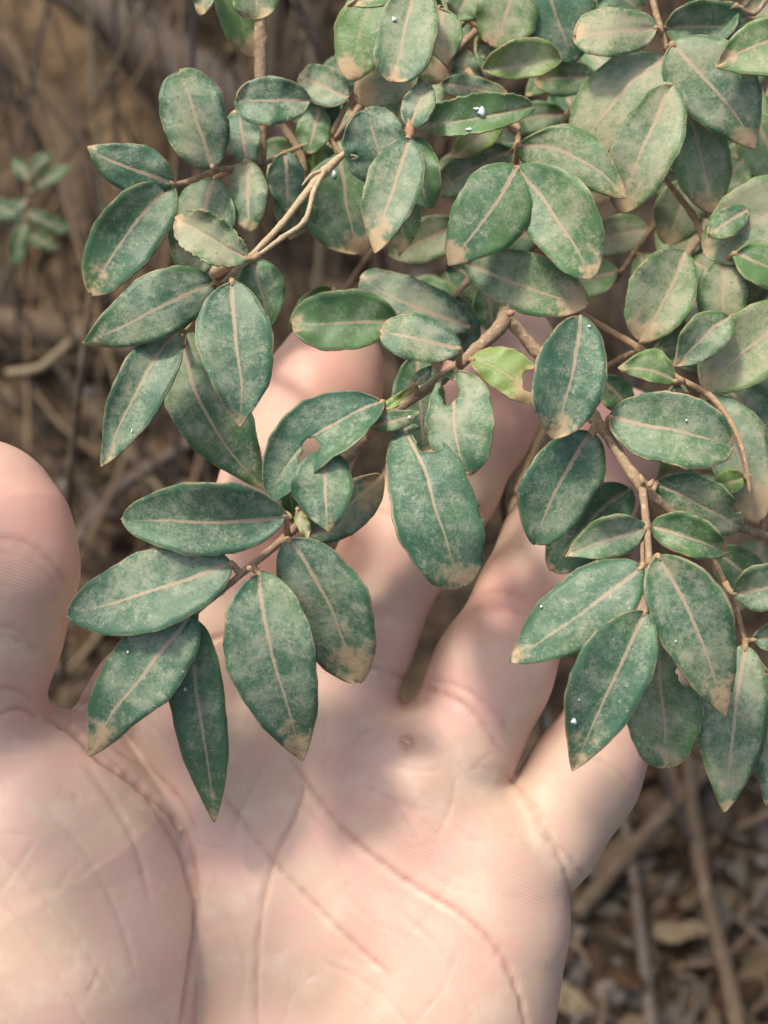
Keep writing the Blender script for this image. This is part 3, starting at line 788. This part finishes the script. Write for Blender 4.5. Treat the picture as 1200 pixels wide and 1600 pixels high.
# --- deeper shoots of the same shrub, out of focus
def shoot(pts, n, size, label, zr=8, hue=(.2, .6), dust=(.3, .8), seed=0):
    T = thing("background_shoot", H(*pts[0][:3]), label, "shoot", "out of focus shoots behind the branches")
    s_, pos = stem(T, pts, seed=seed); rs = random.Random(seed)
    P = np.array([p[:3] for p in pts], float); L = len(P) - 1
    for i in range(n):
        t = (i + .5) / n * L; k = min(int(t), L - 1); f = t - k
        bx, by, z = P[k] * (1 - f) + P[k + 1] * f
        d = P[k + 1] - P[k]; a = math.atan2(d[1], d[0]) + (1 if i % 2 else -1) * rs.uniform(.6, 1.5)
        a = a * .75 + (math.pi / 2) * .25
        l_ = size * rs.uniform(.75, 1.2)
        w_ = l_ * rs.uniform(.24, .30)
        leaf(T, bx + 8 * math.cos(a), by + 8 * math.sin(a), bx + l_ * math.cos(a), by + l_ * math.sin(a), w_, w_, z + rs.uniform(-2, 2), z + rs.uniform(-zr, zr),
             rs.uniform(-6, 6), rs.choice('pbo'), rs.uniform(*dust), rs.uniform(*hue), rs.uniform(.1, .7), .3, stems=pos)
shoot([(960, -60, -80, 12), (900, 60, -75, 11), (850, 180, -72, 10), (780, 300, -72, 8)], 9, 120, "blurred green shoot behind the top centre leaves", seed=31)
shoot([(1260, 120, -78, 12), (1160, 220, -74, 11), (1040, 330, -72, 10), (960, 440, -70, 8)], 10, 120, "blurred green shoot behind the upper right leaves", seed=32, dust=(.5, .95))
shoot([(1260, 420, -72, 12), (1180, 500, -70, 11), (1100, 620, -72, 10), (1080, 720, -74, 8)], 8, 115, "blurred green shoot behind the right edge twig", seed=33)
shoot([(690, -60, -75, 10), (630, 60, -72, 10), (560, 170, -70, 9), (480, 260, -70, 7)], 8, 110, "blurred green shoot behind the top left leaves", seed=34, dust=(.5, .95))
shoot([(900, 300, -95, 12), (820, 400, -92, 11), (740, 460, -90, 10), (690, 480, -90, 8)], 7, 110, "blurred dim shoot behind the fork of the branch", seed=35, hue=(.4, .7))
shoot([(1250, 700, -80, 12), (1200, 800, -80, 10), (1190, 900, -80, 8)], 5, 110, "blurred green shoot low at the right edge", seed=36)
shoot([(1300, -60, -100, 12), (1240, 60, -100, 11), (1180, 200, -98, 10)], 6, 120, "blurred green shoot in the top right corner", seed=37, dust=(.5, .9))

shoot([(1000, 500, -64, 12), (1060, 420, -62, 11), (1120, 330, -60, 10), (1160, 240, -62, 8)], 9, 125, "olive dusty shoot standing behind the upper right leaves", seed=41, dust=(.7, 1.0), hue=(.4, .7))
shoot([(760, 30, -58, 10), (700, 90, -56, 9), (620, 150, -56, 8)], 7, 110, "dusty shoot just behind the top centre leaves", seed=42, dust=(.7, 1.0), hue=(.3, .6))
shoot([(1210, 560, -55, 10), (1160, 660, -54, 9), (1120, 760, -56, 8)], 6, 110, "dusty shoot behind the long drooping right leaf", seed=43, dust=(.6, 1.0), hue=(.3, .6))
shoot([(980, 80, -60, 10), (900, 160, -62, 9), (850, 260, -66, 8)], 6, 120, "dusty shoot behind the pale oval leaf near the top", seed=44, dust=(.6, 1.0), hue=(.3, .6))

# pale specks of dropping and drops on the leaves
def make_plain(name, c, r=.6, noise_s=600, c2=None, spec=.4):
    m, n, l, p = mat(name); t = NT(m); co, oi = t.coords()
    l.new(t.mix(t.noise(co, noise_s, 3), C(*c), C(*(c2 or [k * .8 for k in c]))), p.inputs["Base Color"])
    p.inputs["Roughness"].default_value = r; p.inputs["Specular IOR Level"].default_value = spec
    return m
M_white = make_plain("white_dropping", (.80, .84, .84), .35)
def speck(parent, px, py, z, r, sx=1, sy=1):
    V = []; F = []
    for j in range(1, 4):
        for k in range(9):
            th = 6.283 * k / 9; ph = j / 3 * math.pi / 2; q = 1 + .25 * math.sin(k * 2.3 + px)
            V.append(H(px + r * sx * math.sin(ph) * math.cos(th) * q, py + r * sy * math.sin(ph) * math.sin(th) * q, z + .5 * math.cos(ph)))
    V.append(H(px, py, z + .55)); c = len(V) - 1
    for k in range(9): F.append((c, k, (k + 1) % 9))
    for j in range(2):
        for k in range(9): k2 = (k + 1) % 9; F.append((j * 9 + k, (j + 1) * 9 + k, (j + 1) * 9 + k2, j * 9 + k2))
    o = ob("dropping", V, F, M_white, parent, H(px, py, z)); return o
DR = []
for par, px, py, r, sx, sy in ((A, 897, 1127, 5, 1, 1), (Tt, 752, 174, 7, 1, 1.1), (Tt, 733, 202, 4, 1.4, .6), (Tt, 616, 30, 4, 1, 1), (Bt, 522, 272, 4, .8, 1.5),
                               (A, 846, 948, 2.4, 1, 1), (Tt, 744, 170, 4, 1.3, .6), (A, 1056, 1002, 2, 1, 1), (A, 1073, 657, 2, 1, 1), (A, 640, 652, 2.6, 1, 1.2), (A, 921, 510, 2.4, 1.2, 1),
                               (A, 289, 1077, 2.2, 1, 1.4), (Bt, 206, 674, 2.2, .8, 1.8), (A, 905, 1094, 1.5, 1, 1), (A, 200, 1019, 2.6, 1, 1)):
    DR.append((par, px, py, r, sx, sy))

# put each speck on the surface under it
bpy.context.view_layer.update()
dg = bpy.context.evaluated_depsgraph_get()
for par, px, py, r, sx, sy in DR:
    o_ = Vector((0, 0, CAMH)); d_ = (Vector(H(px, py, 0)) - o_).normalized()
    hit, loc, nor, ix, obx, _ = sc.ray_cast(dg, o_, d_, distance=2)
    z = 0
    if hit and obx.type == 'MESH':
        cz = (CM.inverted() @ loc).z * 1000 + D
        root = obx
        z = cz
        par = obx if obx.name.startswith("leaf") else par
    V = speck(par if not par.name.startswith("leaf") else None, px, py, z, r, sx, sy) if not par.name.startswith("leaf") else None
    if V is None:
        o2 = speck(None, px, py, z, r, sx, sy)
        wl_ = o2.location.copy(); o2.parent = par
        o2.location = wl_ - (par.location + par.parent.location)

# ------------------------------------------------------------------ ground and litter
def ground_h(x, y):
    b = 1 / (1 + math.exp(-(y - .92 + .35 * x) * 9))
    bank = .22 * b + max(0, y - 1.0) * .35
    q = mnoise.noise(Vector((x * 5, y * 5, 0))) * .035 + mnoise.noise(Vector((x * 17, y * 17, 3))) * .012 + mnoise.noise(Vector((x * 60, y * 60, 7))) * .004
    return bank * 1.0 + q
def build_ground():
    xs = np.concatenate((-np.geomspace(40, 1.3, 14), np.linspace(-1.2, 1.2, 150), np.geomspace(1.3, 40, 14)))
    ys = np.concatenate((-np.geomspace(40, .3, 12), np.linspace(-.2, 2.4, 170), np.geomspace(2.5, 60, 14)))
    V = []; F = []
    for y in ys:
        for x in xs:
            z = ground_h(float(np.clip(x, -3, 3)), float(np.clip(y, -1, 3)))
            V.append((x, y, z))
    n = len(xs)
    for j in range(len(ys) - 1):
        for i in range(n - 1): F.append((j * n + i, j * n + i + 1, (j + 1) * n + i + 1, (j + 1) * n + i))
    m, nn, l, p = mat("soil"); t = NT(m); co, oi = t.coords(False)
    n1 = t.noise(co, 7, 4); n2 = t.noise(co, 40, 5, .65); n3 = t.noise(co, 220, 4, .7)
    col = t.mix(t.ramp(n1, .35, .65), C(.036, .026, .017), C(.095, .066, .040))
    col = t.mix(t.ramp(n2, .45, .65), col, C(.16, .115, .074))
    col = t.mix(t.math('MULTIPLY', t.ramp(n3, .55, .7), .6), col, C(.26, .20, .14))
    col = t.mix(t.math('MULTIPLY', t.ramp(n2, .45, .33), .8), col, C(.012, .009, .007))
    l.new(col, p.inputs["Base Color"]); p.inputs["Roughness"].default_value = .95; p.inputs["Specular IOR Level"].default_value = .1
    l.new(t.bump(t.math('ADD', n2, t.math('MULTIPLY', n3, .4)), 1.0, .012), p.inputs["Normal"])
    o = ob("ground", V, F, m, None, (0, 0, 0)); tag(o, kind="structure")
    return o
build_ground()

def groundpt(px, py, lift=0.0):
    o_ = np.array((0, 0, CAMH)); d_ = H(px, py, 0) - o_; d_ /= np.linalg.norm(d_)
    t = .3
    while t < 3:
        p = o_ + d_ * t
        if p[2] < ground_h(p[0], p[1]) + lift: return p
        t += .004
    return p

M_dead = [make_bark("dead_leaf_tan", (0.170, 0.125, 0.073), (0.235, 0.177, 0.112), (0.112, 0.078, 0.046), 160, .8, .0008),
          make_bark("dead_leaf_grey", (0.130, 0.112, 0.091), (0.190, 0.164, 0.130), (0.086, 0.066, 0.053), 160, .85, .0008),
          make_bark("dead_leaf_brown", (0.078, 0.046, 0.026), (0.130, 0.078, 0.046), (0.053, 0.033, 0.020), 160, .8, .0008),
          make_bark("dead_leaf_straw", (0.274, 0.216, 0.125), (0.340, 0.274, 0.177), (0.222, 0.164, 0.091), 160, .8, .0008)]
M_root = make_bark("old_bark", (0.099, 0.069, 0.042), (0.157, 0.112, 0.073), (0.196, 0.157, 0.112), 120, .9, .003)
M_grey = make_bark("grey_stem_bark", (0.112, 0.086, 0.066), (0.164, 0.130, 0.101), (0.209, 0.177, 0.144), 260, .9, .001)
M_tanroot = make_bark("tan_bark", (0.164, 0.108, 0.056), (0.235, 0.164, 0.091), (0.130, 0.086, 0.046), 90, .9, .004)
M_stone = make_bark("stone", (.15, .13, .11), (.23, .20, .17), (.10, .09, .08), 120, .85, .001)

def dead_mesh(seed, m):
    rs = random.Random(seed); nu, nv = 10, 6; V = []; F = []
    c1_, c2_ = rs.uniform(.2, .7), rs.uniform(-.6, .6); asp = rs.uniform(.2, .32)
    for i in range(nu + 1):
        u = i / nu; w_ = (max(u, .001) ** .6) * (max(1 - u, .001) ** .8) / .55 * asp
        for j in range(nv + 1):
            v = j / nv * 2 - 1; a = v * w_ * (1 + .12 * math.sin(u * 23 + seed))
            V.append((u - .5, a * (1 - .2 * c1_), c1_ * abs(a) * 1.1 + c2_ * (u - .5) ** 2 + .05 * math.sin(u * 9 + v * 2 + seed)))
    for i in range(nu):
        for j in range(nv): k = i * (nv + 1) + j; F.append((k, k + nv + 1, k + nv + 2, k + 1))
    me = bpy.data.meshes.new("fallen_leaf"); me.from_pydata(V, [], F); me.materials.append(m); me.shade_smooth()
    return me
DM = [[dead_mesh(k * 7 + i, m) for k in range(4)] for i, m in enumerate(M_dead)]
LBL = ["tan dry fallen leaf lying in the blurred litter", "grey dry fallen leaf lying in the blurred litter", "dark brown fallen leaf lying in the blurred litter", "pale straw-coloured fallen leaf lying in the blurred litter"]
rs = random.Random(5)
def region(px, py):
    if px > 700: return ' below the little finger at lower right' if py > 1100 else ' behind the right-hand leaves'
    if py > 880: return ' between thumb and index finger'
    if py > 440: return ' above the thumb at left'
    return ' on the bank at upper left' if px < 380 else ' under the top centre leaves'
def put_dead(px, py, kind, size, lift=.004):
    p = groundpt(px, py, lift + size * .12)
    o = bpy.data.objects.new("fallen_leaf", rs.choice(DM[kind])); sc.collection.objects.link(o)
    o.location = Vector(p); o.rotation_euler = (rs.uniform(-.7, .7), rs.uniform(-.7, .7), rs.uniform(0, 6.28)); o.scale = (size,) * 3
    tag(o, LBL[kind].replace(" lying in the blurred litter", "") + region(px, py), "leaf", ["tan fallen leaves", "grey fallen leaves", "brown fallen leaves", "straw fallen leaves"][kind] + region(px, py))
    return o
for i in range(230):
    q = rs.random()
    if q < .50: px, py = rs.uniform(820, 1220), rs.uniform(1120, 1620)
    elif q < .75: px, py = rs.uniform(-20, 330), rs.uniform(440, 1130)
    else: px, py = rs.uniform(-20, 700), rs.uniform(-20, 700)
    put_dead(px, py, rs.choices((0, 1, 2, 3), (.34, .3, .32, .04))[0], rs.uniform(.018, .042))
big = put_dead(1062, 1462, 3, .034, .012); big["label"] = "large pale straw-yellow fallen leaf below the hanging branch at lower right"; big.rotation_euler = (-.3, .1, .15); del big["group"]

def litter_stick(pts, lab, m, name="stick", cat="stick", grp="dry sticks in the litter", lift=.006):
    """pts: (px, py, lift m, radius m): on the ground under that line of sight"""
    P = np.array([[*groundpt(a, b, c), r * (.78 if name == 'stick' else 1)] for a, b, c, r in pts]); Q = catmull(P, 8)
    V, F = tube(Q[:, :3], Q[:, 3], 9, .12, pts[0][0])
    o = ob(name, V, F, m, None, Q[0, :3]); tag(o, lab, cat, grp); return o
litter_stick([(965, 1240, .02, .0032), (985, 1330, .018, .0036), (1000, 1450, .016, .0040), (1020, 1620, .015, .0042)], "pale grey stick running down to the bottom edge at lower right", M_grey)
litter_stick([(1075, 1180, .05, .004), (1085, 1290, .04, .0055), (1105, 1400, .03, .005), (1140, 1540, .02, .006), (1160, 1640, .02, .006)], "thicker reddish-brown stick right of the pale grey stick", M_root)
litter_stick([(900, 1430, .01, .006), (985, 1330, .02, .006), (1060, 1250, .03, .006), (1130, 1180, .03, .005)], "brown stick slanting up behind the little finger", M_root)
litter_stick([(20, 1000, .02, .004), (150, 800, .03, .0055), (215, 742, .03, .005), (300, 690, .03, .004), (420, 620, .03, .003)], "pale stick slanting upward right of the thumb", M_grey)
litter_stick([(10, 583, .16, .0030), (60, 575, .16, .0030), (95, 548, .16, .0032), (130, 520, .16, .0034), (230, 480, .14, .0034)], "straw-coloured broken stick end at the left edge", M_dead[3])
litter_stick([(0, 505, .04, .012), (60, 515, .04, .013), (130, 525, .04, .012), (260, 560, .03, .010)], "brown root lying behind the straw-coloured stick", M_root, "root", "root", None)
litter_stick([(30, -40, .10, .034), (110, 60, .10, .036), (190, 190, .08, .034), (225, 330, .05, .030), (230, 470, .02, .024), (260, 620, .0, .018)], "thick tan woody root at upper left", M_tanroot, "root", "root", None)
litter_stick([(90, -30, .14, .016), (200, 40, .14, .018), (330, 140, .12, .018), (440, 240, .08, .015), (520, 330, .05, .013)], "grey-brown root crossing over the thick tan root", M_grey, "root", "root", None)
litter_stick([(-30, 40, .1, .014), (80, 140, .1, .016), (120, 280, .08, .013), (140, 420, .04, .011)], "thin brown root at the left edge of the thick tan root", M_root, "root", "root", None)
for i in range(44):
    if rs.random() < .5: px, py = rs.uniform(860, 1200), rs.uniform(1180, 1600)
    elif rs.random() < .5: px, py = rs.uniform(0, 330), rs.uniform(450, 1100)
    else: px, py = rs.uniform(0, 600), rs.uniform(0, 500)
    a = rs.uniform(0, 6.28); l_ = rs.uniform(40, 170); k = rs.uniform(-30, 30)
    r_ = rs.uniform(.0009, .0026)
    litter_stick([(px, py, .012, r_), (px + l_ * .5 * math.cos(a) - k * math.sin(a), py + l_ * .5 * math.sin(a) + k * math.cos(a), .018, r_), (px + l_ * math.cos(a), py + l_ * math.sin(a), .012, r_ * .7)],
                 "thin dry stick lying" + region(px, py), rs.choice((M_grey, M_root, M_dead[0])), grp="thin dry sticks" + region(px, py))

# upright thin stems rising out of the ground behind
def upstem(x, y, top, r, m, lab=None, cat="stem", grp="thin bare stems rising behind the branches"):
    P = []; z0 = ground_h(x, y) - .01; n = 7; sx, sy = rs.uniform(-.04, .04), rs.uniform(-.04, .04)
    for i in range(n):
        t = i / (n - 1)
        p = np.array((x + (top[0] - x) * t + sx * math.sin(t * 5), y + (top[1] - y) * t + sy * math.sin(t * 6), z0 + (top[2] - z0) * t))
        dep = ((p - CT) @ (CR @ np.array((0, 0, -1))))
        if dep < .36: break
        P.append([*p, r * (1 - .45 * t)])
    if len(P) < 3: return
    Q = catmull(P, 5); V, F = tube(Q[:, :3], Q[:, 3], 8, .1, x * 50)
    o = ob("bare_stem", V, F, m, None, Q[0, :3]); tag(o, lab or "thin bare stem rising out of the litter, out of focus", cat, grp)
for i in range(74):
    px = rs.uniform(-60, 620); py = rs.uniform(150, 900)
    g = groundpt(px, py)
    hgt = rs.uniform(.25, .7)
    upstem(g[0], g[1], (g[0] + rs.uniform(-.18, .18), g[1] + rs.uniform(-.05, .15), g[2] + hgt), rs.uniform(.0009, .0026), (M_grey, M_root, M_grey, M_pet, M_dead[0], M_dead[3])[i % 6],
           'thin %s bare stem rising' % ('grey', 'brown', 'grey', 'tan', 'dull brown', 'straw-coloured')[i % 6] + region(px, py), 'stem', 'bare stems' + region(px, py))
for i in range(12):
    g = groundpt(rs.uniform(850, 1250), rs.uniform(600, 1350))
    upstem(g[0], g[1], (g[0] + rs.uniform(-.12, .2), g[1] + rs.uniform(.0, .15), g[2] + rs.uniform(.2, .5)), rs.uniform(.0012, .003), rs.choice((M_grey, M_root)))
# stems given by two sighted ends
def sight(pts, lab, m, w_, name="bare_stem"):
    P = np.array([[*H(a, b, z), w_ * (D - z) / D / 20000] for a, b, z in pts]); Q = catmull(P, 8)
    V, F = tube(Q[:, :3], Q[:, 3], 9, .1, pts[0][0]); o = ob(name, V, F, m, None, Q[0, :3]); tag(o, lab, "stem"); return o
sight([(435, -60, -150), (470, 20, -160), (505, 95, -170), (560, 260, -200), (600, 420, -260), (640, 640, -420)], "grey bare stem slanting down from the top edge left of the green leaf", M_grey, 17)
sight([(150, 380, -230), (135, 520, -230), (118, 660, -250), (106, 790, -280), (100, 940, -360), (98, 1060, -480)], "reddish thin stem hanging down just right of the thumb", M_root, 13)
sight([(850, 600, -80), (815, 690, -84), (785, 770, -90), (800, 860, -110), (830, 1000, -200), (850, 1160, -420)], "brown stem passing behind the middle and ring fingers", M_root, 11)
sight([(870, 640, -110), (830, 720, -112), (800, 820, -118), (830, 930, -150), (850, 1040, -260)], "tan stem behind the ring finger beside the brown stem", M_pet, 12)
sight([(345, 480, -190), (355, 560, -200), (370, 700, -240), (360, 860, -340)], "pale bare stem hanging below the large left leaves", M_grey, 12)
sight([(640, 330, -150), (590, 380, -150), (560, 425, -155), (500, 520, -180), (440, 660, -260), (400, 820, -420)], "curved brown stem in the gap above the index fingertip", M_root, 10)

# pebbles
def pebble(px, py, r):
    p = groundpt(px, py, r * .4); V = []; F = []; s = rs.uniform(0, 9)
    for j in range(7):
        for k in range(10):
            ph = math.pi * j / 6; th = 6.283 * k / 10
            d = np.array((math.sin(ph) * math.cos(th), math.sin(ph) * math.sin(th) * .8, math.cos(ph) * .6))
            q = 1 + .3 * mnoise.noise(Vector(d * 1.4 + s)); V.append(p + d * r * q)
    for j in range(6):
        for k in range(10): k2 = (k + 1) % 10; F.append((j * 10 + k, (j + 1) * 10 + k, (j + 1) * 10 + k2, j * 10 + k2))
    o = ob("pebble", V, F, M_stone, None, p); tag(o, "small blurred grey-brown pebble" + region(px, py), "pebble", "pebbles" + region(px, py))
for i in range(26):
    if rs.random() < .6: pebble(rs.uniform(860, 1200), rs.uniform(1300, 1600), rs.uniform(.004, .010))
    else: pebble(rs.uniform(20, 320), rs.uniform(600, 1080), rs.uniform(.004, .010))

# seedling at the left edge
sd = thing("seedling", H(40, 360, -260), "small blurred green seedling at the left edge under the roots", "seedling")
ss, sp_ = stem(sd, [(40, 470, -300, 8), (40, 380, -260, 7), (42, 320, -250, 6), (50, 262, -245, 4)])
for r_ in ((42, 330, -30, 290, 14, 14), (42, 322, 105, 345, 13, 13), (40, 335, 20, 400, 14, 14), (46, 290, 105, 245, 12, 12), (48, 270, 15, 235, 12, 12), (48, 266, 78, 225, 10, 12), (42, 350, 85, 375, 12, 12), (44, 300, -15, 330, 13, 13)):
    leaf(sd, r_[0], r_[1] + 10, r_[2] + 6, r_[3] + 14, r_[4], r_[5], -250, -252, rs.uniform(-6, 6), 'b', .6, .45, .1, .2, stems=sp_)
sd2 = thing("seedling", H(330, 700, -330), "tiny blurred yellow-green sprout between the big left leaves and the thumb", "seedling")
ss, sp_ = stem(sd2, [(325, 760, -380, 6), (318, 700, -340, 5), (312, 655, -330, 4)])
for r_ in ((312, 690, 290, 640, 8, 8), (314, 680, 338, 645, 8, 8), (312, 660, 312, 620, 7, 7)):
    leaf(sd2, *r_, -335, -335, 0, 'b', .3, .75, .1, .2, stems=sp_)

# unseen leaf clusters added above the picture to cast broken shade on the ground
def shade_leaves():
    g = np.random.default_rng(3); V = []; F = []
    cl = np.stack((g.uniform(-1.1, 1.1, 100), g.uniform(.66, 1.9, 100), g.uniform(.98, 1.35, 100)), -1)
    cl = np.vstack((cl, np.stack((g.uniform(-.38, .15, 34), g.uniform(.48, .9, 34), g.uniform(1.0, 1.25, 34)), -1)))  # further unseen clusters, set to shade the litter at lower right
    near = [Hn(*[np.array(v) for v in q]) for q in ((-760, 300, 66), (-700, 480, 66), (-640, 180, 60), (-820, 60, 62))]  # clusters added out of view at left to shade thumb and thenar
    cl = np.vstack((cl, near))
    for ci, c in enumerate(cl):
        nr = ci >= len(cl) - 4
        for k in range(5 if nr else 24):
            p = c + g.normal(0, .009 if nr else .06, 3); a = g.normal(0, 1, 3); a[2] *= .5; a /= np.linalg.norm(a)
            b = np.cross(a, g.normal(0, 1, 3) * (.5, .5, 1.5)); b /= np.linalg.norm(b)
            L = g.uniform(.010, .015) if nr else g.uniform(.016, .03); w_ = L * .5; n = len(V)
            for u, v in ((-1, 0), (-.35, .85), (.4, .8), (1, 0), (.4, -.8), (-.35, -.85)): V.append(p + a * L * u + b * w_ * v)
            F.append((n, n + 1, n + 2, n + 3)); F.append((n, n + 3, n + 4, n + 5))
    o = ob("shade_foliage", V, F, M_leaf, None, (0, 1.2, 1.1), smooth=False)
    o.color = (.5, .3, .2, .2); tag(o, kind="stuff")
shade_leaves()
